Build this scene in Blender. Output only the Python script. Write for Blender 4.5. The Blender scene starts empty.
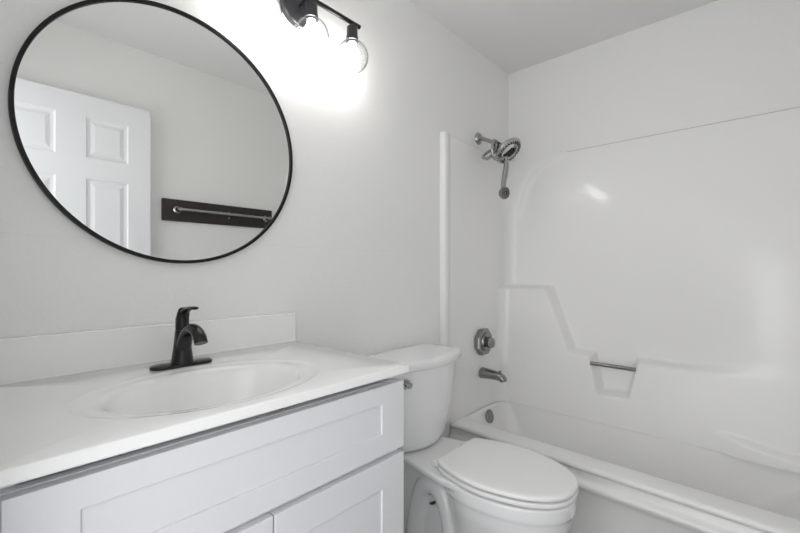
import bpy, bmesh, math
from mathutils import Vector, Matrix
PI = math.pi
scene = bpy.context.scene
C = scene.collection

# ------------------------------------------------------------------ camera, world, exposure
cam_d = bpy.data.cameras.new('camera'); cam = bpy.data.objects.new('camera', cam_d); C.objects.link(cam)
cam.location = (0.0, -1.28, 1.145)
cam.rotation_euler = (PI / 2, 0, math.radians(42.26 - 90))
cam_d.sensor_width = 36; cam_d.lens = 405 / 800 * 36; cam_d.shift_y = 3.5 / 800
cam_d.clip_start = 0.01
scene.camera = cam
HALL_LIGHT = 0.92          # daylight of the hall, comes in through the open doorway
BULB = 14.5
HALL_FILL = 9.0  # strength of the added fill lamp beyond the doorway
scene.view_settings.view_transform = 'Standard'; scene.view_settings.look = 'None'
scene.view_settings.gamma = 1; scene.view_settings.use_curve_mapping = False
scene.view_settings.exposure = 1.1
scene.cycles.diffuse_bounces = 8
hl = bpy.data.lights.new('hall_fill', 'AREA'); hl.shape = 'RECTANGLE'; hl.size = 2.0; hl.size_y = 2.0; hl.energy = HALL_FILL; hl.color = (1.0, .995, .98)
hlo = bpy.data.objects.new('hall_fill', hl); C.objects.link(hlo); hlo.location = (-1.5, -1.06, 1.5); hlo.rotation_euler = (0, -PI / 2, 0)   # added fill lamp, unseen, shines through the open doorway to brighten the tub
w = bpy.data.worlds.new('world'); scene.world = w; w.use_nodes = True
w.node_tree.nodes['Background'].inputs[0].default_value = (0.985, 0.99, 1.0, 1)
w.node_tree.nodes['Background'].inputs[1].default_value = HALL_LIGHT

# ------------------------------------------------------------------ materials
def mat(name, col, rough=0.5, metal=0.0, bump=0, bscale=100, coat=0.0, spec=0.5, var=0.0):
    m = bpy.data.materials.new(name); m.use_nodes = True
    nt = m.node_tree; b = nt.nodes['Principled BSDF']
    b.inputs['Base Color'].default_value = (*col, 1); b.inputs['Roughness'].default_value = rough
    b.inputs['Metallic'].default_value = metal; b.inputs['Coat Weight'].default_value = coat; b.inputs['Coat Roughness'].default_value = .09
    b.inputs['Specular IOR Level'].default_value = spec
    tc = nt.nodes.new('ShaderNodeTexCoord')
    n = nt.nodes.new('ShaderNodeTexNoise'); n.inputs['Scale'].default_value = bscale
    n.inputs['Detail'].default_value = 3
    nt.links.new(tc.outputs['Object'], n.inputs['Vector'])
    if bump:
        bp = nt.nodes.new('ShaderNodeBump'); bp.inputs['Strength'].default_value = bump
        bp.inputs['Distance'].default_value = 0.002
        nt.links.new(n.outputs['Fac'], bp.inputs['Height']); nt.links.new(bp.outputs['Normal'], b.inputs['Normal'])
    if var:
        r = nt.nodes.new('ShaderNodeMapRange')
        r.inputs['To Min'].default_value = max(0, rough - var); r.inputs['To Max'].default_value = rough + var
        nt.links.new(n.outputs['Fac'], r.inputs['Value']); nt.links.new(r.outputs['Result'], b.inputs['Roughness'])
    return m
M = {}
M['wall'] = mat('wall_paint', (.855, .853, .845), .55, bump=.7, bscale=120)
M['ceiling'] = mat('ceiling_paint', (.80, .797, .788), .8, bump=.3, bscale=140)
M['floor'] = mat('floor_vinyl', (.17, .165, .16), .45, bump=.1, bscale=30)
M['trim'] = mat('trim_paint', (.86, .86, .86), .35, bump=.03, bscale=40)
M['door'] = mat('door_paint', (.84, .855, .88), .4, bump=.03, bscale=60)
M['cabinet'] = mat('cabinet_paint', (.72, .725, .745), .38, bump=.03, bscale=60)
M['cabinet_box'] = mat('cabinet_face', (.80, .81, .83), .45, bump=.03, bscale=60)  # even pale paint of the cabinet carcass
M['marble'] = mat('cultured_marble', (.88, .88, .873), .12, coat=.3, var=.03, bscale=8)
M['acrylic'] = mat('tub_acrylic', (.865, .863, .855), .36, bump=.04, bscale=14, coat=.32)
M['porcelain'] = mat('porcelain', (.87, .875, .88), .1, coat=.4, var=.03, bscale=10)
M['plastic'] = mat('seat_plastic', (.87, .87, .865), .22, var=.04, bscale=12)
M['black'] = mat('black_metal', (.008, .008, .009), .28, metal=.1, var=.01, bscale=60)
M['black_frame'] = mat('black_frame', (.006, .006, .006), .4, var=.05, spec=.3, bscale=60)
M['canopy'] = mat('dark_bronze_metal', (.05, .05, .055), .35, metal=.6, var=.05, bscale=60)
M['chrome'] = mat('chrome', (.42, .42, .42), .14, metal=1, var=.01, bscale=40)
M['nickel'] = mat('brushed_nickel', (.30, .30, .295), .24, metal=1, var=.02, bscale=50)
M['satin'] = mat('satin_chrome', (.52, .52, .51), .28, metal=1, var=.05, bscale=50)
M['shadow'] = mat('seam_shadow', (.55, .54, .52), .6, bump=.2, bscale=90)  # grey that paints in the shade along the surround top
M['dark'] = mat('black_rubber', (.015, .015, .015), .5, var=.05, bscale=50)
M['board'] = mat('dark_stained_wood', (.022, .016, .014), .42, bump=.2, bscale=40)
M['mirror'] = mat('mirror_silver', (.86, .87, .86), .0, metal=1)
M['bulb_base'] = mat('bulb_collar', (.85, .85, .85), .4, var=.05)

# wall paint with the faint horizontal drywall seam
def add_seam(m, z0):
    nt = m.node_tree; b = nt.nodes['Principled BSDF']
    tc = [n for n in nt.nodes if n.type == 'TEX_COORD'][0]; bp = [n for n in nt.nodes if n.type == 'BUMP'][0]
    nz = [n for n in nt.nodes if n.type == 'TEX_NOISE'][0]
    sx = nt.nodes.new('ShaderNodeSeparateXYZ'); nt.links.new(tc.outputs['Object'], sx.inputs[0])
    wv = nt.nodes.new('ShaderNodeTexNoise'); wv.inputs['Scale'].default_value = 6
    nt.links.new(tc.outputs['Object'], wv.inputs['Vector'])
    a = nt.nodes.new('ShaderNodeMath'); a.operation = 'MULTIPLY_ADD'
    nt.links.new(wv.outputs['Fac'], a.inputs[0]); a.inputs[1].default_value = .006; a.inputs[2].default_value = -z0 - .003
    s = nt.nodes.new('ShaderNodeMath'); s.operation = 'ADD'
    nt.links.new(sx.outputs['Z'], s.inputs[0]); nt.links.new(a.outputs[0], s.inputs[1])
    ab = nt.nodes.new('ShaderNodeMath'); ab.operation = 'ABSOLUTE'; nt.links.new(s.outputs[0], ab.inputs[0])
    mr = nt.nodes.new('ShaderNodeMapRange'); mr.inputs['From Min'].default_value = 0; mr.inputs['From Max'].default_value = .004
    mr.inputs['To Min'].default_value = -.45; mr.inputs['To Max'].default_value = 0
    nt.links.new(ab.outputs[0], mr.inputs['Value'])
    ad = nt.nodes.new('ShaderNodeMath'); ad.operation = 'ADD'
    nt.links.new(nz.outputs['Fac'], ad.inputs[0]); nt.links.new(mr.outputs['Result'], ad.inputs[1])
    nt.links.new(ad.outputs[0], bp.inputs['Height'])
M['wall_seam'] = mat('wall_paint_seamed', (.855, .853, .845), .5, bump=.7, bscale=120)
add_seam(M['wall_seam'], 1.226)

def emit(name, col, s):
    m = bpy.data.materials.new(name); m.use_nodes = True; nt = m.node_tree; nt.nodes.clear()
    e = nt.nodes.new('ShaderNodeEmission'); o = nt.nodes.new('ShaderNodeOutputMaterial')
    e.inputs[0].default_value = (*col, 1); e.inputs[1].default_value = s
    nt.links.new(e.outputs[0], o.inputs[0]); return m
M['bulb'] = emit('lit_bulb', (1, .985, .95), BULB)
def thin_glass(name):
    m = bpy.data.materials.new(name); m.use_nodes = True; nt = m.node_tree; nt.nodes.clear()
    o = nt.nodes.new('ShaderNodeOutputMaterial'); mx = nt.nodes.new('ShaderNodeMixShader')
    t = nt.nodes.new('ShaderNodeBsdfTransparent'); t.inputs[0].default_value = (.93, .93, .93, 1)
    g = nt.nodes.new('ShaderNodeBsdfGlossy'); g.inputs['Roughness'].default_value = .02
    f = nt.nodes.new('ShaderNodeLayerWeight'); f.inputs[0].default_value = .5      # symmetric for both sides of the thin wall
    pw = nt.nodes.new('ShaderNodeMath'); pw.operation = 'POWER'; pw.inputs[1].default_value = 4
    ma = nt.nodes.new('ShaderNodeMath'); ma.operation = 'MULTIPLY_ADD'; ma.inputs[1].default_value = .55; ma.inputs[2].default_value = .03
    ec = nt.nodes.new('ShaderNodeMix'); ec.data_type = 'RGBA'; ec.inputs[6].default_value = (.96, .96, .96, 1); ec.inputs[7].default_value = (.28, .28, .28, 1)
    nt.links.new(pw.outputs[0], ec.inputs[0]); nt.links.new(ec.outputs[2], t.inputs[0])      # longer way through the glass at the rim
    nt.links.new(f.outputs['Facing'], pw.inputs[0]); nt.links.new(pw.outputs[0], ma.inputs[0])
    nt.links.new(ma.outputs[0], mx.inputs[0]); nt.links.new(t.outputs[0], mx.inputs[1]); nt.links.new(g.outputs[0], mx.inputs[2])
    nt.links.new(mx.outputs[0], o.inputs[0]); return m
M['glass'] = thin_glass('clear_globe_glass')

# ------------------------------------------------------------------ helpers
def obj(name, bm, m, parent=None, smooth=40, bevel=0, seg=2, loc=None, mods=None):
    me = bpy.data.meshes.new(name)
    bmesh.ops.recalc_face_normals(bm, faces=bm.faces[:])
    bm.to_mesh(me); bm.free()
    if smooth:
        me.shade_smooth(); me.set_sharp_from_angle(angle=math.radians(smooth))
    me.materials.append(m)
    o = bpy.data.objects.new(name, me); C.objects.link(o)
    if loc: o.location = loc
    if parent:
        o.parent = parent
        if not loc: o.location = -Vector(parent.location)
    if bevel:
        b = o.modifiers.new('bevel', 'BEVEL'); b.width = bevel; b.segments = seg; b.limit_method = 'ANGLE'
        b.angle_limit = math.radians(35); b.harden_normals = True
    return o
def thing(name, label, cat, loc=(0, 0, 0), group=None):
    o = bpy.data.objects.new(name, None); o.empty_display_size = .05; C.objects.link(o); o.location = loc
    o['label'] = label; o['category'] = cat
    if group: o['group'] = group
    return o
def struct(name, bm, m, parent=None, **k):
    o = obj(name, bm, m, parent, **k); o['kind'] = 'structure'; return o
def box(bm, a, b):
    vs = [bm.verts.new((x, y, z)) for x in (a[0], b[0]) for y in (a[1], b[1]) for z in (a[2], b[2])]
    for f in ((0, 1, 3, 2), (4, 6, 7, 5), (0, 4, 5, 1), (2, 3, 7, 6), (0, 2, 6, 4), (1, 5, 7, 3)):
        bm.faces.new([vs[i] for i in f])
    return vs
def loft(bm, rings, cap0=True, cap1=True, closed=True):
    V = [[bm.verts.new(p) for p in r] for r in rings]
    n = len(V[0])
    for a, b in zip(V, V[1:]):
        for i in range(n if closed else n - 1):
            j = (i + 1) % n
            bm.faces.new((a[i], a[j], b[j], b[i]))
    if cap0: bm.faces.new(V[0][::-1])
    if cap1: bm.faces.new(V[-1])
    return V
def frame_of(d):
    d = Vector(d).normalized()
    u = d.cross(Vector((0, 0, 1)))
    if u.length < 1e-3: u = d.cross(Vector((0, 1, 0)))
    u.normalize(); return u, d.cross(u).normalized()
def lathe(bm, prof, o=(0, 0, 0), axis=(0, 0, 1), n=32, cap0=True, cap1=True):
    """prof: (distance along axis, radius)"""
    o = Vector(o); ax = Vector(axis).normalized(); u, v = frame_of(ax)
    rings = [[o + ax * t + (u * math.cos(2 * PI * i / n) + v * math.sin(2 * PI * i / n)) * max(r, 1e-4) for i in range(n)] for t, r in prof]
    return loft(bm, rings, cap0, cap1)
def smooth_path(pts, k=8):
    P = [Vector(p) for p in pts]; out = []
    for i in range(len(P) - 1):
        p0 = P[max(i - 1, 0)]; p1 = P[i]; p2 = P[i + 1]; p3 = P[min(i + 2, len(P) - 1)]
        for j in range(k):
            t = j / k
            out.append(.5 * ((2 * p1) + (p2 - p0) * t + (2 * p0 - 5 * p1 + 4 * p2 - p3) * t * t + (3 * p1 - p0 - 3 * p2 + p3) * t ** 3))
    out.append(P[-1]); return out
def tube(bm, pts, rad, n=16, flat=1.0, ref=None):
    """rad: number or list interpolated along the path; flat scales the second cross axis"""
    P = [Vector(p) for p in pts]; rings = []
    u = None
    for i, p in enumerate(P):
        d = (P[min(i + 1, len(P) - 1)] - P[max(i - 1, 0)]).normalized()
        if ref is not None: u = (Vector(ref) - d * d.dot(Vector(ref))).normalized()
        elif u is None: u = frame_of(d)[0]
        else: u = (u - d * d.dot(u)).normalized()
        v = d.cross(u)
        if isinstance(rad, (list, tuple)):
            t = i / (len(P) - 1) * (len(rad) - 1); k = min(int(t), len(rad) - 2); r = rad[k] + (rad[k + 1] - rad[k]) * (t - k)
        else: r = rad
        rings.append([p + (u * math.cos(2 * PI * j / n) + v * math.sin(2 * PI * j / n) * flat) * r for j in range(n)])
    loft(bm, rings)
def sst(a, b, x):
    t = min(1, max(0, (x - a) / (b - a))); return t * t * (3 - 2 * t)

XF = 2.484; CE = 2.4486; YF = -1.498; XL = 0.012; T = .08
# ------------------------------------------------------------------ setting
bm = bmesh.new(); box(bm, (XL - T, YF - T, -.05), (XF + T, T, 0)); struct('floor', bm, M['floor'], smooth=0)
bm = bmesh.new(); box(bm, (XL - T, YF - T, CE), (XF + T, T, CE + .05)); struct('ceiling', bm, M['ceiling'], smooth=0)
bm = bmesh.new(); box(bm, (XL - T, 0, 0), (XF + T, T, CE)); struct('wall_back', bm, M['wall_seam'], smooth=0)
bm = bmesh.new(); box(bm, (XF, YF, 0), (XF + T, 0, CE)); struct('wall_right', bm, M['wall'], smooth=0)
bm = bmesh.new(); box(bm, (XL - T, YF - T, 0), (XF + T, YF, CE)); struct('wall_front', bm, M['wall'], smooth=0)
bm = bmesh.new(); box(bm, (XL - T, -.65, 0), (XL, 0, CE)); box(bm, (XL - T, YF, 2.085), (XL, -.65, CE)); box(bm, (XL - T, YF, 0), (XL, -1.428, 2.085))
struct('wall_left', bm, M['wall'], smooth=0)
bm = bmesh.new(); box(bm, (.816, -.012, 0), (1.735, 0, .058)); struct('baseboard_back', bm, M['trim'], bevel=.004)
bm = bmesh.new(); box(bm, (.79, YF, 0), (1.74, YF + .012, .07)); struct('baseboard_front', bm, M['trim'], bevel=.004)

# door swung open flat in front of the front wall (seen in the mirror)
def panel_door():
    bm = bmesh.new()
    y0, y1 = -1.465, -1.430
    x0, x1 = XL + .002, .774; z0, z1 = .012, 2.073
    xs = [x0, .1415, .3459 - .004, .4703, .6634, x1]
    xs = [x0, .150, .3459, .4703, .6634, x1]
    zs = [z0, .25, .93, 1.06, 1.6335, 1.7435, 1.960, z1]
    V = {}
    def vv(x, y, z):
        k = (round(x, 5), round(y, 5), round(z, 5))
        if k not in V: V[k] = bm.verts.new((x, y, z))
        return V[k]
    for i in range(5):
        for j in range(7):
            a, b, c, d = xs[i], xs[i + 1], zs[j], zs[j + 1]
            if i in (1, 3) and j in (1, 3, 5):     # moulded raised panel
                steps = [(0, 0), (.006, -.007), (.017, -.009), (.021, -.009), (.040, -.0025)]
                rings = [[vv(a + s, y1 + h, c + s), vv(b - s, y1 + h, c + s), vv(b - s, y1 + h, d - s), vv(a + s, y1 + h, d - s)] for s, h in steps]
                for r, q in zip(rings, rings[1:]):
                    for k in range(4): bm.faces.new((r[k], r[(k + 1) % 4], q[(k + 1) % 4], q[k]))
                bm.faces.new(rings[-1])
            else:
                bm.faces.new((vv(a, y1, c), vv(b, y1, c), vv(b, y1, d), vv(a, y1, d)))
    B = [bm.verts.new((x, y0, z)) for x, z in ((x0, z0), (x1, z0), (x1, z1), (x0, z1))]
    bm.faces.new(B[::-1])
    def side(edge_pts, b0, b1):
        bm.faces.new([vv(*p) for p in edge_pts] + [b1, b0])
    side([(x, y1, z0) for x in xs], B[0], B[1]); side([(x1, y1, z) for z in zs], B[1], B[2])
    side([(x, y1, z1) for x in xs[::-1]], B[2], B[3]); side([(x0, y1, z) for z in zs[::-1]], B[3], B[0])
    return bm
struct('door_1', panel_door(), M['door'], smooth=0)

# ------------------------------------------------------------------ bathtub
NR = 96
def rring(x0, x1, y0, y1, rl, rr, z, n=NR):
    """rounded rectangle ring; rl = corner radius at the y1 (wall_back) end, rr at the y0 end; equal corner parameters per ring"""
    pts = []; q = n // 4
    for (cx, cy, r, a0) in ((x1 - rl, y1 - rl, rl, 0), (x0 + rl, y1 - rl, rl, PI / 2), (x0 + rr, y0 + rr, rr, PI), (x1 - rr, y0 + rr, rr, 1.5 * PI)):
        for i in range(q):
            a = a0 + (PI / 2) * i / (q - 1)
            pts.append((cx + r * math.cos(a), cy + r * math.sin(a), z))
    return pts
def shear(p): return (p[0] + .033 * p[1] * max(0, min(1, (2.2 - p[0]) / .4)), p[1], p[2])
tub = thing('bathtub', 'white acrylic alcove bathtub with a smooth rounded rim and stepped apron', 'bathtub', (2.13, -.735, 0))
bm = bmesh.new()
RZ = .322
ox0 = 1.802
rings = [rring(ox0 + .022, 2.470, -1.483, -.008, .006, .006, RZ - .035),
         rring(ox0 + .003, 2.470, -1.483, -.008, .006, .006, RZ - .026),
         rring(ox0, 2.470, -1.483, -.008, .006, .006, RZ - .014),
         rring(ox0 + .004, 2.470, -1.483, -.008, .008, .008, RZ - .004),
         rring(ox0 + .014, 2.465, -1.478, -.010, .010, .010, RZ),
         rring(ox0 + .095, 2.3310, -1.462, -.030, .055, .06, RZ),
         rring(ox0 + .108, 2.3305, -1.460, -.036, .060, .06, RZ - .003),
         rring(ox0 + .117, 2.3300, -1.457, -.042, .065, .06, RZ - .013),
         rring(ox0 + .124, 2.3295, -1.452, -.050, .070, .06, RZ - .035),
         rring(ox0 + .145, 2.322, -1.400, -.078, .085, .09, .22),
         rring(ox0 + .165, 2.309, -1.310, -.100, .10, .12, .13),
         rring(ox0 + .190, 2.290, -1.23, -.125, .12, .14, .085),
         rring(ox0 + .240, 2.240, -1.120, -.170, .10, .14, .068)]
rings = [[shear(p) for p in r] for r in rings]
loft(bm, rings, cap0=False)
obj('basin', bm, M['acrylic'], tub, smooth=80)
bm = bmesh.new()
prof = [(.030, RZ - .030), (.022, RZ - .036), (.018, RZ - .046), (.016, RZ - .058), (.010, RZ - .068), (.001, RZ - .074), (-.004, RZ - .080), (-.005, RZ - .088), (-.002, RZ - .098), (.004, RZ - .106), (.010, RZ - .12), (.013, .12), (.014, .03), (.014, 0.001), (.06, 0.001), (.06, RZ - .03)]
rr_ = []
for y in (-.004, -1.490):
    rr_.append([shear((ox0 + dx, y, z)) for dx, z in prof])
loft(bm, rr_)
obj('apron', bm, M['acrylic'], tub, smooth=60)
ov = Vector((2.128, -.058, .279))
bm = bmesh.new(); lathe(bm, [(0, .039), (.006, .039), (.011, .036), (.013, .030), (.0125, 0)], ov, (0, -1, .18), 36)
oc = obj('overflow_cover', bm, M['nickel'], tub); oc['label'] = 'round brushed metal overflow cover'
bm = bmesh.new()
for s in (-.016, .016): lathe(bm, [(.010, .0045), (.0145, .0045), (.016, .003)], ov + Vector((0, 0, s)), (0, -1, .18), 12)
so = obj('overflow_screw', bm, M['chrome'], tub)
bpy.data.objects.remove(so)
for s in (-.017, .017):
    bm = bmesh.new(); lathe(bm, [(.010, .0042), (.0145, .0042), (.016, .003)], ov + Vector((0, .18 * s, s)), (0, -1, .18), 12)
    so = obj('screw', bm, M['chrome'], oc); so.matrix_parent_inverse = Matrix.Identity(4); so.location = (0, 0, 0)

# ------------------------------------------------------------------ tub surround (moulded panels)
sur = thing('tub_surround', 'white moulded acrylic tub surround with ledges and a recessed bar niche', 'tub surround', (2.13, -.735, .32))
def sd_poly(p, poly):
    d = 1e9; inside = False; n = len(poly)
    for i in range(n):
        ax, ay = poly[i]; bx, by = poly[(i + 1) % n]
        ex, ey = bx - ax, by - ay; wx, wy = p[0] - ax, p[1] - ay
        t = max(0, min(1, (wx * ex + wy * ey) / (ex * ex + ey * ey)))
        d = min(d, math.hypot(wx - ex * t, wy - ey * t))
        if (ay > p[1]) != (by > p[1]) and p[0] < (bx - ax) * (p[1] - ay) / (by - ay) + ax: inside = not inside
    return d if inside else -d
low_poly = [(.3, 1.040), (-.312, 1.037), (-.445, .684), (-.558, .678), (-.600, .480), (-.740, .486), (-.782, .677), (-2.5, .672), (-2.5, -.3), (.3, -.3)]
arc_poly = [(.3, 1.90), (-.40, 1.90), (-.33, 1.845), (-.255, 1.822), (-.195, 1.780), (-.157, 1.735), (-.124, 1.680), (-.102, 1.62), (-.090, 1.56), (-.082, 1.50), (-.078, 1.2), (.3, 1.2)]
STOP = 1.851
def panel_h(y, z):
    h = .018 + .034 * (STOP - z)                       # draft of the moulding
    a = sd_poly((y, z), arc_poly)
    h += .032 * sst(-.045, .012, a) * sst(1.40, 1.62, z)
    dl = sd_poly((y, z), low_poly)
    soft = .06 * sst(-.95, -1.30, y)
    up = sst(-.016 - soft, .012, dl)
    ramp = .082 * sst(-.74, -1.34, y) * sst(1.80, .90, z)   # the far end of the panel swells forward until the ledge is gone
    h += ramp + (.085 - ramp) * up
    h += .030 * sst(.016, -.016, z - .395 - .16 * (y + 1.2)) * sst(-1.08, -1.22, y)
    for e, r in ((y + .022, .07), (-1.483 - y, .10)):      # concave fillets into the end panels
        e = abs(e)
        if e < r: h += r - math.sqrt(max(0, r * r - (r - e) ** 2))
    return h
bm = bmesh.new()
ny, nz = 250, 250
y0, y1, z0, z1 = -.0222, -1.4758, RZ + .0006, STOP
rows = []
for j in range(nz + 1):
    z = z0 + (z1 - z0) * j / nz
    rows.append([(XF - panel_h(y0 + (y1 - y0) * i / ny, z), y0 + (y1 - y0) * i / ny, z) for i in range(ny + 1)])
back = [(XF - .002, p[1], z1) for p in rows[-1]]
rows.append(back)
loft(bm, rows, False, False, closed=False)
obj('back_panel', bm, M['acrylic'], sur, smooth=85)
bm = bmesh.new(); tube(bm, [(XF - .0185, -.22, STOP + .001), (XF - .0185, -1.45, STOP + .001)], .0017, 8)  # added strip, its grey stands for the shadow under the wall edge
cb = obj('shadow_strip', bm, M['shadow'], sur); cb['label'] = 'thin grey strip painted as the shadow line along the panel top'
def end_panel(ys, yd):
    bm = bmesh.new()
    box(bm, (1.768, ys, RZ + .0006), (XF - .002, yd, STOP + .013))
    return bm
obj('end_panel', end_panel(-.001, -.022), M['acrylic'], sur, bevel=.004)
obj('end_panel', end_panel(YF + .001, YF + .022), M['acrylic'], sur, bevel=.004)
def trim_strip(ys, s):
    bm = bmesh.new()
    sh = [(1.721, 0), (1.721, .022), (1.725, .029), (1.732, .032), (1.752, .032), (1.764, .028), (1.770, .0225), (1.79, .022), (1.79, 0)]
    loft(bm, [[(x, ys + s * d, z) for x, d in sh] for z in (RZ + .0006, STOP + .020)])
    return bm
obj('edge_trim', trim_strip(-.0005, -1), M['acrylic'], sur, smooth=50)
obj('edge_trim', trim_strip(YF + .0005, 1), M['acrylic'], sur, smooth=50)
bm = bmesh.new(); tube(bm, [(2.352, -.555, .633), (2.352, -.780, .633)], .011, 16)
gb = obj('grab_bar', bm, M['nickel'], sur); gb['label'] = 'grey metal bar across the niche'

# ------------------------------------------------------------------ tub and shower fittings
t = thing('shower_valve', 'octagonal brushed metal shower valve with round knob on the surround', 'shower valve', (2.098, -.022, .723))
t.location.y = -.0224; o = Vector(t.location)
bm = bmesh.new()
def ngon(r, y, n=8, c=o, rot=PI / 8): return [(c.x + r * math.cos(2 * PI * i / n + rot), y, c.z + r * math.sin(2 * PI * i / n + rot)) for i in range(n)]
loft(bm, [ngon(.080, -.0224), ngon(.082, -.026), ngon(.082, -.048), ngon(.078, -.055), ngon(.064, -.058), ngon(.058, -.055), ngon(.03, -.055)])
obj('escutcheon', bm, M['nickel'], t, smooth=20)
bm = bmesh.new(); lathe(bm, [(.030, .052), (.038, .050), (.044, .045), (.044, .0)], o, (0, -1, 0), 36); obj('collar', bm, M['nickel'], t)
bm = bmesh.new()
loft(bm, [ngon(.022, -.062, 10), ngon(.030, -.068, 10), ngon(.033, -.088, 10), ngon(.028, -.099, 10), ngon(.012, -.101, 10)])
obj('knob', bm, M['nickel'], t, smooth=25)

t = thing('tub_spout', 'brushed metal tub spout with diverter knob below the shower valve', 'tub spout', (2.107, -.022, .535))
bm = bmesh.new()
tube(bm, smooth_path([(2.107, -.0235, .536), (2.107, -.06, .536), (2.107, -.105, .535), (2.107, -.140, .531), (2.107, -.158, .522), (2.107, -.163, .508)], 6), [.036, .034, .031, .028, .026, .024, .022], 24, flat=.9, ref=(1, 0, 0))
obj('spout_body', bm, M['nickel'], t)
bm = bmesh.new(); lathe(bm, [(0, .004), (.012, .004), (.014, .008), (.020, .008), (.022, .005)], (2.107, -.142, .545), (0, 0, 1), 16); obj('diverter_knob', bm, M['chrome'], t)

# shower head: arm, dock ring head and hanging hand shower with looped hose
t = thing('shower', 'chrome shower head ring on a wall arm with hose and small hand shower', 'shower', (2.100, 0, 1.926))
bm = bmesh.new(); lathe(bm, [(0, .036), (.006, .035), (.016, .026), (.022, .015)], (2.100, -.0005, 1.928), (0, -1, -.0), 32); obj('wall_flange', bm, M['chrome'], t)
bm = bmesh.new(); tube(bm, smooth_path([(2.100, -.01, 1.927), (2.100, -.03, 1.922), (2.100, -.075, 1.899), (2.100, -.125, 1.870)], 6), .0115, 16); obj('shower_arm', bm, M['chrome'], t)
bm = bmesh.new(); lathe(bm, [(0, .013), (.004, .019), (.022, .019), (.028, .015), (.046, .017), (.05, .010)], (2.100, -.100, 1.885), (.05, -.80, -.50), 20); obj('swivel_nut', bm, M['dark'], t)
DOCK = (95, 125, 155, 185, 215)
HC = Vector((2.150, -.170, 1.833)); hn = Vector((-.06, -.68, -.73)).normalized()
bm = bmesh.new()
pr = [(-.016, .052), (-.016, .070), (-.008, .083), (.003, .086), (.010, .082), (.013, .074), (.013, .056), (.008, .050), (-.010, .048)]
pr = pr + [pr[0]]
lathe(bm, pr, HC, hn, 48, False, False)
hd = obj('ring_head', bm, M['satin'], t)
u, v = frame_of(hn)
bm = bmesh.new()
for k in range(26):
    a = 2 * PI * k / 26
    for rr, off in ((.060, 0), (.070, .5)):
        aa = a + off * 2 * PI / 26
        lathe(bm, [(.011, .0052), (.0155, .0046)], HC + (u * math.cos(aa) + v * math.sin(aa)) * rr, hn, 6)
no = obj('nozzles', bm, M['dark'], hd, loc=(0, 0, 0)); no['kind'] = 'stuff'; no.location = (0, 0, 0)
bm = bmesh.new()      # dark crescent dock behind the ring, open at its upper side
def ringpt(deg, r, k): a = math.radians(deg); return HC + (u * math.cos(a) + v * math.sin(a)) * r + hn * k
tube(bm, smooth_path([ringpt(d, .036, -.004) for d in DOCK], 4), [.009, .015, .018, .016, .009], 14)
tube(bm, [ringpt(DOCK[1], .034, -.004), ringpt(DOCK[0], .074, .006)], [.016, .012], 12)
obj('dock', bm, M['dark'], t)
bm = bmesh.new(); tube(bm, smooth_path([(2.103, -.130, 1.866), (2.112, -.140, 1.858), ringpt(55, .045, -.026), ringpt(70, .062, -.008)], 5), [.014, .017, .018, .016], 18); obj('head_neck', bm, M['nickel'], t)
bm = bmesh.new()
P0 = Vector((2.128, -.170, 1.772))
tube(bm, smooth_path([P0 + Vector((0, 0, .022)), P0, (2.121, -.172, 1.735), (2.112, -.170, 1.69), (2.102, -.168, 1.65), (2.096, -.168, 1.610)], 6), [.012, .0145, .0155, .016, .015, .014], 16)
hh = obj('hand_shower', bm, M['chrome'], t)
hc = Vector((2.099, -.172, 1.582)); hnn = Vector((-.30, -.93, -.15)).normalized()
bm = bmesh.new(); lathe(bm, [(-.022, .014), (-.016, .028), (0, .036), (.008, .035), (.010, .030), (.010, 0)], hc, hnn, 28)
sp = obj('spray_face', bm, M['nickel'], hh, loc=(0, 0, 0))
u2, v2 = frame_of(hnn)
bm = bmesh.new()
for k in range(18):
    a = 2 * PI * k / 18
    for rr in (.011, .024): lathe(bm, [(.009, .0032), (.013, .0028)], hc + (u2 * math.cos(a) + v2 * math.sin(a)) * rr, hnn, 6)
no = obj('spray_nozzles', bm, M['dark'], hh, loc=(0, 0, 0)); no['kind'] = 'stuff'
bm = bmesh.new()
loop = [(2.135, -.140, 1.865), (2.09, -.118, 1.845), (2.04, -.100, 1.815), (1.995, -.100, 1.785), (1.985, -.105, 1.770), (2.02, -.115, 1.772), (2.075, -.125, 1.820), (2.088, -.13, 1.865), (2.062, -.13, 1.882), (2.040, -.13, 1.845), (2.046, -.13, 1.790), (2.075, -.137, 1.773), (2.10, -.150, 1.783), (2.128, -.170, 1.79)]
tube(bm, smooth_path(loop, 7), .0078, 12); obj('hose', bm, M['chrome'], t)

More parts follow.
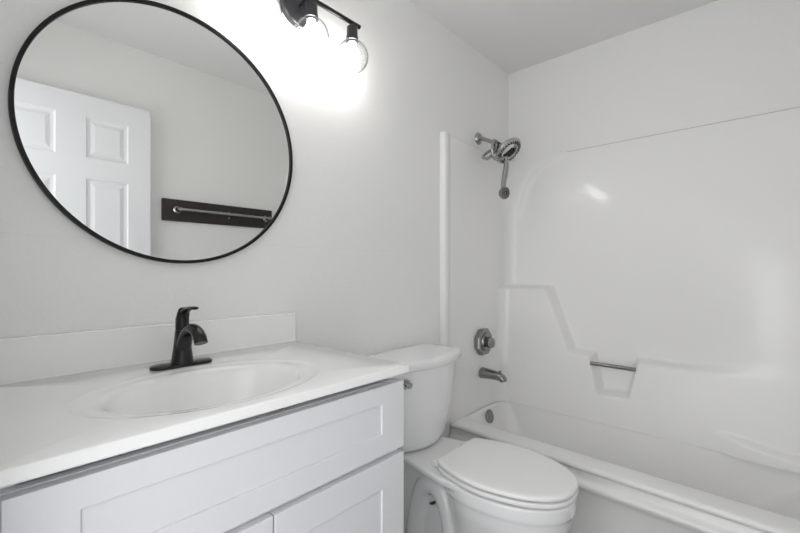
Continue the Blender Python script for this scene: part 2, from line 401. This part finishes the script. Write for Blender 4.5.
# ------------------------------------------------------------------ vanity
CT = .890; CF = -.559
van = thing('vanity_cabinet', 'white shaker vanity cabinet under the sink top', 'cabinet', (.43, -.28, 0))
yb = -.003; yc = -.526; yf = -.546
bm = bmesh.new()
box(bm, (.040, yc, .10), (.820, yc + .018, .847)); box(bm, (.040, yc + .0185, .10), (.056, yb, .862)); box(bm, (.804, yc + .0185, .10), (.820, yb, .862))
box(bm, (.0565, yb - .012, .10), (.8035, yb, .862)); box(bm, (.0565, yc + .0185, .10), (.8035, yb - .0125, .118)); box(bm, (.045, -.46, 0.0), (.815, yb, .10))
obj('carcass', bm, M['cabinet_box'], van, bevel=.0015)
def shaker(x0, x1, z0, z1, st, rt, rb):
    bm = bmesh.new(); d = .0045
    O = [(x0, z0), (x1, z0), (x1, z1), (x0, z1)]; I = [(x0 + st, z0 + rb), (x1 - st, z0 + rb), (x1 - st, z1 - rt), (x0 + st, z1 - rt)]
    mk = lambda L, y: [bm.verts.new((a, y, b)) for a, b in L]
    Ob, Of, If, Ir = mk(O, yc - .001), mk(O, yf), mk(I, yf), mk(I, yf + d)
    for A, B in ((Ob, Of), (Of, If), (If, Ir)):
        for k in range(4): bm.faces.new((A[k], A[(k + 1) % 4], B[(k + 1) % 4], B[k]))
    bm.faces.new(Ir); bm.faces.new(Ob[::-1])
    return bm
obj('drawer_front', shaker(.0405, .8235, .6665, .8455, .083, .0465, .054), M['cabinet'], van, bevel=.0015)
obj('door', shaker(.4335, .8235, .115, .6520, .083, .072, .072), M['cabinet'], van, bevel=.0015)
obj('door', shaker(.0405, .4300, .115, .6520, .083, .072, .072), M['cabinet'], van, bevel=.0015)

top = thing('sink_top', 'glossy white sink top with an integrated oval basin and backsplash', 'sink top', (.43, -.28, .866))
SX, SY = .398, -.345; EA, EB = .262, .186
def counter():
    bm = bmesh.new(); n = 128
    x0, x1, y0, y1 = .030, .8296, CF, -.002; e = .006
    def rect(ins, z):
        pts = []
        for i in range(n):
            a = 2 * PI * i / n; c, s = math.cos(a), math.sin(a)
            # ray from sink centre to the rectangle
            t = 1e9
            if c > 1e-9: t = min(t, (x1 - ins - SX) / (c * EA))
            if c < -1e-9: t = min(t, (x0 + ins - SX) / (c * EA))
            if s > 1e-9: t = min(t, (y1 - ins - SY) / (s * EB))
            if s < -1e-9: t = min(t, (y0 + ins - SY) / (s * EB))
            pts.append([SX + c * EA * t, SY + s * EB * t, z])
        for cx, cy in ((x0 + ins, y0 + ins), (x1 - ins, y0 + ins), (x1 - ins, y1 - ins), (x0 + ins, y1 - ins)):   # snap a vertex to each corner
            k = min(range(n), key=lambda i: (pts[i][0] - cx) ** 2 + (pts[i][1] - cy) ** 2); pts[k] = [cx, cy, z]
        return pts
    ell = [(SX + EA * math.cos(2 * PI * i / n), SY + EB * math.sin(2 * PI * i / n), CT) for i in range(n)]
    ellb = [(p[0], p[1], CT - .024) for p in ell]
    loft(bm, [ell, rect(e, CT), rect(e * .4, CT - e * .25), rect(0, CT - e), rect(0, CT - .0235 + .003), rect(.003, CT - .0235), ellb], False, False)
    return bm
obj('counter', counter(), M['marble'], top, smooth=35)
def basin():
    bm = bmesh.new(); n = 128
    # (radius factor x, y, depth)
    prof = [(1, 0), (.985, -.0003), (.965, -.0014), (.94, -.0025), (.90, -.0030), (.86, -.0033), (.84, -.0040), (.815, -.0060), (.79, -.0100), (.765, -.0172), (.74, -.0275), (.71, -.042), (.675, -.060), (.62, -.085), (.53, -.110), (.40, -.127), (.25, -.135), (.10, -.139)]
    rings = []
    for f, d in prof:
        rings.append([(SX + EA * f * math.cos(2 * PI * i / n), SY + EB * f * math.sin(2 * PI * i / n) - (1 - f) * .006, CT + d) for i in range(n)])
    loft(bm, rings, False, False); return bm
obj('basin', basin(), M['marble'], top, smooth=80)
bm = bmesh.new(); lathe(bm, [(-.012, .02), (0, .024), (.003, .023), (.004, .016), (.002, 0)], (SX, SY - .011, CT - .1395), (0, 0, 1), 28)
dr = obj('drain', bm, M['black'], top); dr['label'] = 'black drain fitting'
bm = bmesh.new(); box(bm, (.030, -.020, CT - .002), (.8290, -.0005, .9915)); obj('backsplash', bm, M['marble'], top, bevel=.003)

# ------------------------------------------------------------------ faucet
fa = thing('faucet', 'matte black single handle faucet on an oval deck plate by the basin', 'faucet', (.410, -.121, CT))
FX, FY = .410, -.121
def stadium(cx, cy, hx, r, z, n=16):
    pts = []
    for s, a0 in ((1, -PI / 2), (-1, PI / 2)):
        for i in range(n + 1):
            a = a0 + PI * i / n; pts.append((cx + s * (hx - r) + r * math.cos(a), cy + r * math.sin(a), z))
    return pts
bm = bmesh.new(); loft(bm, [stadium(FX, FY, .076, .026, CT + .0004), stadium(FX, FY, .077, .027, CT + .004), stadium(FX, FY, .0755, .0255, CT + .0075), stadium(FX, FY, .072, .022, CT + .009)])
obj('deck_plate', bm, M['black'], fa)
bm = bmesh.new()
def ell(cx, cy, a, b, z, n=28): return [(cx + a * math.cos(2 * PI * i / n), cy + b * math.sin(2 * PI * i / n), z) for i in range(n)]
loft(bm, [ell(FX, FY, .0275, .027, CT + .008), ell(FX, FY, .0265, .026, CT + .016), ell(FX, FY - .001, .0225, .0235, CT + .045), ell(FX, FY - .001, .0190, .0205, CT + .075), ell(FX, FY, .0170, .0185, CT + .094), ell(FX, FY, .0165, .0180, CT + .0955)])
obj('body', bm, M['black'], fa)
bm = bmesh.new()
tube(bm, smooth_path([(FX, -.122, CT + .020), (FX, -.136, CT + .060), (FX, -.157, CT + .091), (FX, -.186, CT + .1045), (FX, -.215, CT + .101), (FX, -.235, CT + .088), (FX, -.244, CT + .074)], 7), [.020, .0185, .0165, .0155, .0155, .016, .016], 22, flat=.82, ref=(1, 0, 0))
obj('spout', bm, M['black'], fa)
bm = bmesh.new()      # handle hub and forward lever
loft(bm, [ell(FX, FY, .0165, .0180, CT + .0965), ell(FX, FY, .0165, .0180, CT + .110), ell(FX, FY, .0163, .0178, CT + .124), ell(FX, FY - .008, .0155, .0120, CT + .141), ell(FX, FY - .016, .0140, .0085, CT + .153), ell(FX, FY - .018, .0090, .0050, CT + .1565)])
tube(bm, smooth_path([(FX, FY - .010, CT + .142), (FX, FY - .035, CT + .152), (FX, FY - .060, CT + .157), (FX, FY - .084, CT + .158)], 5), [.014, .0125, .011, .0095], 16, flat=.42, ref=(1, 0, 0))
obj('handle', bm, M['black'], fa)

# ------------------------------------------------------------------ mirror
mc = Vector((.4490, 0, 1.5315)); MR = .3675
mi = thing('round_mirror', 'large round wall mirror with a thin black frame above the sink', 'mirror', (mc.x, 0, mc.z))
bm = bmesh.new()
lathe(bm, [(.001, MR - .004), (.003, MR), (.018, MR), (.020, MR - .001), (.020, MR - .0085), (.019, MR - .0095), (.014, MR - .0095), (.001, MR - .0095), (.001, MR - .004)], mc, (0, -1, 0), 128, False, False)
obj('frame', bm, M['black_frame'], mi)
bm = bmesh.new(); lathe(bm, [(.004, MR - .0093), (.014, MR - .0093)], mc, (0, -1, 0), 128); obj('mirror_glass', bm, M['mirror'], mi, smooth=30)

# ------------------------------------------------------------------ vanity light
LX, LY, LZ = .849, -.085, 2.104
vl = thing('vanity_light', 'black three bulb vanity light with clear globes above the round mirror', 'wall light', (LX, 0, LZ))
bm = bmesh.new(); lathe(bm, [(.0005, .074), (.016, .074), (.020, .072), (.023, .066), (.0235, 0)], (LX - .002, 0, 2.105), (0, -1, 0), 48); obj('canopy', bm, M['canopy'], vl)
bm = bmesh.new(); tube(bm, [(LX, -.018, LZ), (LX, LY, LZ)], .011, 16); obj('stem', bm, M['black'], vl)
bm = bmesh.new(); tube(bm, [(LX - .228, LY, LZ), (LX + .228, LY, LZ)], .0085, 16); obj('bar', bm, M['black'], vl)
for bx in (.660, .849, 1.039):
    bm = bmesh.new()
    lathe(bm, [(0, .008), (.012, .008), (.0125, .019), (.016, .021), (.045, .0215), (.052, .0235), (.066, .0235), (.066, .017), (.050, .016)], (bx, LY, LZ - .004), (0, 0, -1), 28)
    sk = obj('socket', bm, M['canopy'], vl)
    gc = LZ - .131; R = .063
    bm = bmesh.new(); pr = []
    a0 = math.asin(.024 / R)
    for i in range(25):
        a = a0 + (PI * .80 - a0) * i / 24; pr.append((-R * math.cos(a), R * math.sin(a)))
    pr = [(pr[0][0] - .006, .0245)] + pr
    lathe(bm, pr, (bx, LY, gc), (0, 0, -1), 40, False, False)
    g = obj('globe_shade', bm, M['glass'], sk, smooth=60, loc=(0, 0, 0)); g['label'] = 'clear glass globe open at the bottom'
    sd = g.modifiers.new('thickness', 'SOLIDIFY'); sd.thickness = .0022; sd.offset = -1
    bm = bmesh.new(); pr = [(-.055, .0135), (-.042, .0145), (-.032, .0185), (-.020, .0265), (-.006, .0330), (.008, .0345), (.022, .0315), (.033, .0225), (.040, .010), (.0415, 0)]
    lathe(bm, pr, (bx, LY, gc + .000), (0, 0, -1), 32)
    b = obj('bulb', bm, M['bulb'], sk, smooth=60, loc=(0, 0, 0)); b['label'] = 'lit white bulb'

# ------------------------------------------------------------------ toilet
TX = 1.358
to = thing('toilet', 'white two piece toilet with closed elongated lid beside the bathtub', 'toilet', (TX, -.42, 0))
def egg(hw, yb, yf, z, n=56, back=.0, cx=TX, sq=2.4):
    """outline with a blunter back and a pointed front (front = -y); widest 42% from the back"""
    ym = yb + (yf - yb) * .45; pts = []
    for i in range(n):
        a = 2 * PI * i / n; c, s = math.cos(a), math.sin(a)
        if s > 0: ex = 2 / sq; y = ym + (yb - ym) * abs(s) ** ex; x = hw * math.copysign(abs(c) ** (2 / sq), c)
        else: y = ym + (yf - ym) * abs(s); x = hw * c
        pts.append((cx + x, y, z))
    return pts
bm = bmesh.new()
loft(bm, [egg(.122, -.335, -.690, 0), egg(.120, -.335, -.688, .025), egg(.114, -.345, -.690, .06), egg(.122, -.355, -.725, .12), egg(.138, -.36, -.762, .18), egg(.153, -.36, -.785, .24), egg(.168, -.355, -.799, .29), egg(.174, -.345, -.804, .325), egg(.176, -.335, -.807, .334), egg(.1795, -.33, -.811, .339), egg(.180, -.33, -.812, .366), egg(.180, -.33, -.812, .3855)])
def deckring(z, g=0):   # flat deck behind the seat: narrow at the tank, widening to the seat
    L = [(.120 + g, -.035 + g), (.132 + g, -.15), (.146 + g, -.235), (.168 + g, -.32), (.181 + g, -.40), (.176 + g, -.47)]
    return [(TX + a, b, z) for a, b in L] + [(TX - a, b, z) for a, b in L[::-1]]
loft(bm, [deckring(.345, -.040), deckring(.362, -.012), deckring(.370, 0), deckring(.386, 0), deckring(.391, -.004)])
loft(bm, [[(TX + sx * a, y, z) for sx, a, y in ((1, .070, -.10), (1, .088, -.22), (1, .092, -.42), (-1, .092, -.42), (-1, .088, -.22), (-1, .070, -.10))] for z in (0, .12, .36)])
loft(bm, [[(TX + sx * a, y, z) for sx, a, y in ((1, .112, -.170), (1, .118, -.45), (-1, .118, -.45), (-1, .112, -.170))] for z in (0, .030)])
for s in (-1, 1):       # trapway bulge on both sides
    tube(bm, smooth_path([(TX + s * .082, -.200, .0), (TX + s * .082, -.212, .10), (TX + s * .082, -.230, .20), (TX + s * .082, -.258, .272), (TX + s * .082, -.300, .300), (TX + s * .082, -.342, .282), (TX + s * .082, -.375, .225), (TX + s * .084, -.392, .15), (TX + s * .088, -.40, .05), (TX + s * .088, -.40, .0)], 5), .040, 18)
bw = obj('bowl', bm, M['porcelain'], to, smooth=0)
rm = bw.modifiers.new('fuse', 'REMESH'); rm.mode = 'VOXEL'; rm.voxel_size = .0045; rm.use_smooth_shade = True
sm = bw.modifiers.new('soften', 'SMOOTH'); sm.factor = .5; sm.iterations = 6
# tank
def tankring(hb, yb, yf, bow, z, n=20, r=.03):
    """rounded-corner tank section with a bowed front"""
    pts = []
    hf = hb
    fr = [(-hf + 2 * hf * i / n) for i in range(n + 1)]
    pts += [(TX + x, yf + bow * (x / hf) ** 2, z) for x in fr]
    yc_ = yf + bow
    L = [(hf + .010, yc_ + .007), (hf + .016, yc_ + .035), (hb + .012, yb - .045), (hb - .004, yb - .014), (hb - .030, yb)]
    pts += [(TX + a, b, z) for a, b in L] + [(TX - a, b, z) for a, b in L[::-1]]
    return pts
bm = bmesh.new()
loft(bm, [tankring(.085, -.06, -.195, .025, .392), tankring(.115, -.045, -.218, .035, .398), tankring(.136, -.035, -.230, .040, .412), tankring(.152, -.030, -.238, .042, .440), tankring(.178, -.028, -.252, .046, .56), tankring(.196, -.026, -.262, .048, .68), tankring(.202, -.026, -.266, .050, .748)])
obj('tank', bm, M['porcelain'], to, smooth=60)
bm = bmesh.new()
def lidring(g, z): return tankring(.223 + g, -.010 + g * .5, -.284 - g, .058, z)
loft(bm, [lidring(-.012, .7445), lidring(-.003, .746), lidring(0, .750), lidring(0, .772), lidring(-.003, .778), lidring(-.010, .781), lidring(-.030, .7825), lidring(-.09, .7835)])
obj('tank_lid', bm, M['porcelain'], to, smooth=60)
bm = bmesh.new()
lathe(bm, [(0, .019), (.005, .019), (.009, .016), (.010, .011), (.020, .010), (.024, .0125), (.030, .012), (.032, .008), (.032, 0)], (TX - .174, -.2335, .700), (-.25, -1, 0), 24)
bpy_l = obj('flush_lever', bm, M['chrome'], to); bpy_l['label'] = 'small chrome flush lever'
# seat and lid
def seatring(g, z, n=60):
    """elongated seat outline: straight narrow back, sides widening, rounded front"""
    K = [(.124, -.350), (.138, -.362), (.153, -.39), (.168, -.43), (.180, -.48), (.1865, -.535), (.1850, -.585), (.174, -.640), (.157, -.695), (.131, -.745), (.098, -.784), (.058, -.808), (.020, -.8165)]
    P = smooth_path([(x, y, 0) for x, y in K], 3)
    R_ = [(p.x, p.y) for p in P]; L = R_ + [(-x, y) for x, y in R_[::-1]]
    cy = -.58; out = []
    for x, y in L:
        d = math.hypot(x / .187, (y - cy) / .235)
        out.append((TX + x * (1 + g / .187), cy + (y - cy) * (1 + g / .235), z))
    return out
bm = bmesh.new()
loft(bm, [seatring(-.050, .3925), seatring(-.022, .3935), seatring(-.006, .3945), seatring(-.002, .3965), seatring(-.001, .402), seatring(-.001, .4070), seatring(-.003, .4095), seatring(-.012, .4100), seatring(-.05, .4095)])
st = obj('seat', bm, M['plastic'], to, smooth=50)
bm = bmesh.new()
loft(bm, [seatring(-.05, .4185), seatring(-.026, .4178), seatring(-.006, .4172), seatring(-.001, .4183), seatring(0, .4205), seatring(-.0005, .4270), seatring(-.003, .4305), seatring(-.008, .4325), seatring(-.018, .4337), seatring(-.06, .4345), seatring(-.13, .4350)])
obj('seat_lid', bm, M['plastic'], to, smooth=50)
for s in (-1, 1):
    bm = bmesh.new(); box(bm, (TX + s * .100 - .022, -.3485, .3915), (TX + s * .100 + .022, -.318, .413))
    obj('seat_hinge', bm, M['plastic'], to, bevel=.006, seg=3)
bm = bmesh.new()
tube(bm, [(TX - .091, -.318, .238), (TX - .0935, -.305, .229), (TX - .091, -.290, .221)], [.004, .0065, .004], 12)
bc = obj('anchor_slot', bm, M['dark'], to); bc['label'] = 'small dark slot in the side of the base'

# ------------------------------------------------------------------ towel rail on the front wall (seen in the mirror)
tr = thing('towel_rail', 'chrome towel bar on a dark wooden board, seen in the mirror', 'towel rail', (1.22, YF, 1.517))
bm = bmesh.new(); box(bm, (.852, YF + .0005, 1.4505), (1.589, YF + .020, 1.5855)); obj('backing_board', bm, M['board'], tr, bevel=.003)
bm = bmesh.new(); tube(bm, [(.918, YF + .072, 1.520), (1.555, YF + .072, 1.520)], .0085, 16); obj('bar', bm, M['chrome'], tr)
for px in (.935, 1.535):
    bm = bmesh.new(); lathe(bm, [(.020, .023), (.026, .023), (.032, .016), (.040, .011), (.066, .011), (.074, .013), (.082, .010)], (px, YF, 1.520), (0, 1, 0), 24); obj('bracket', bm, M['chrome'], tr)
for pz in (1.500, 1.541):
    bm = bmesh.new(); lathe(bm, [(.019, .006), (.024, .006), (.027, .004)], (1.262, YF, pz), (0, 1, 0), 14); obj('screw', bm, M['chrome'], tr)
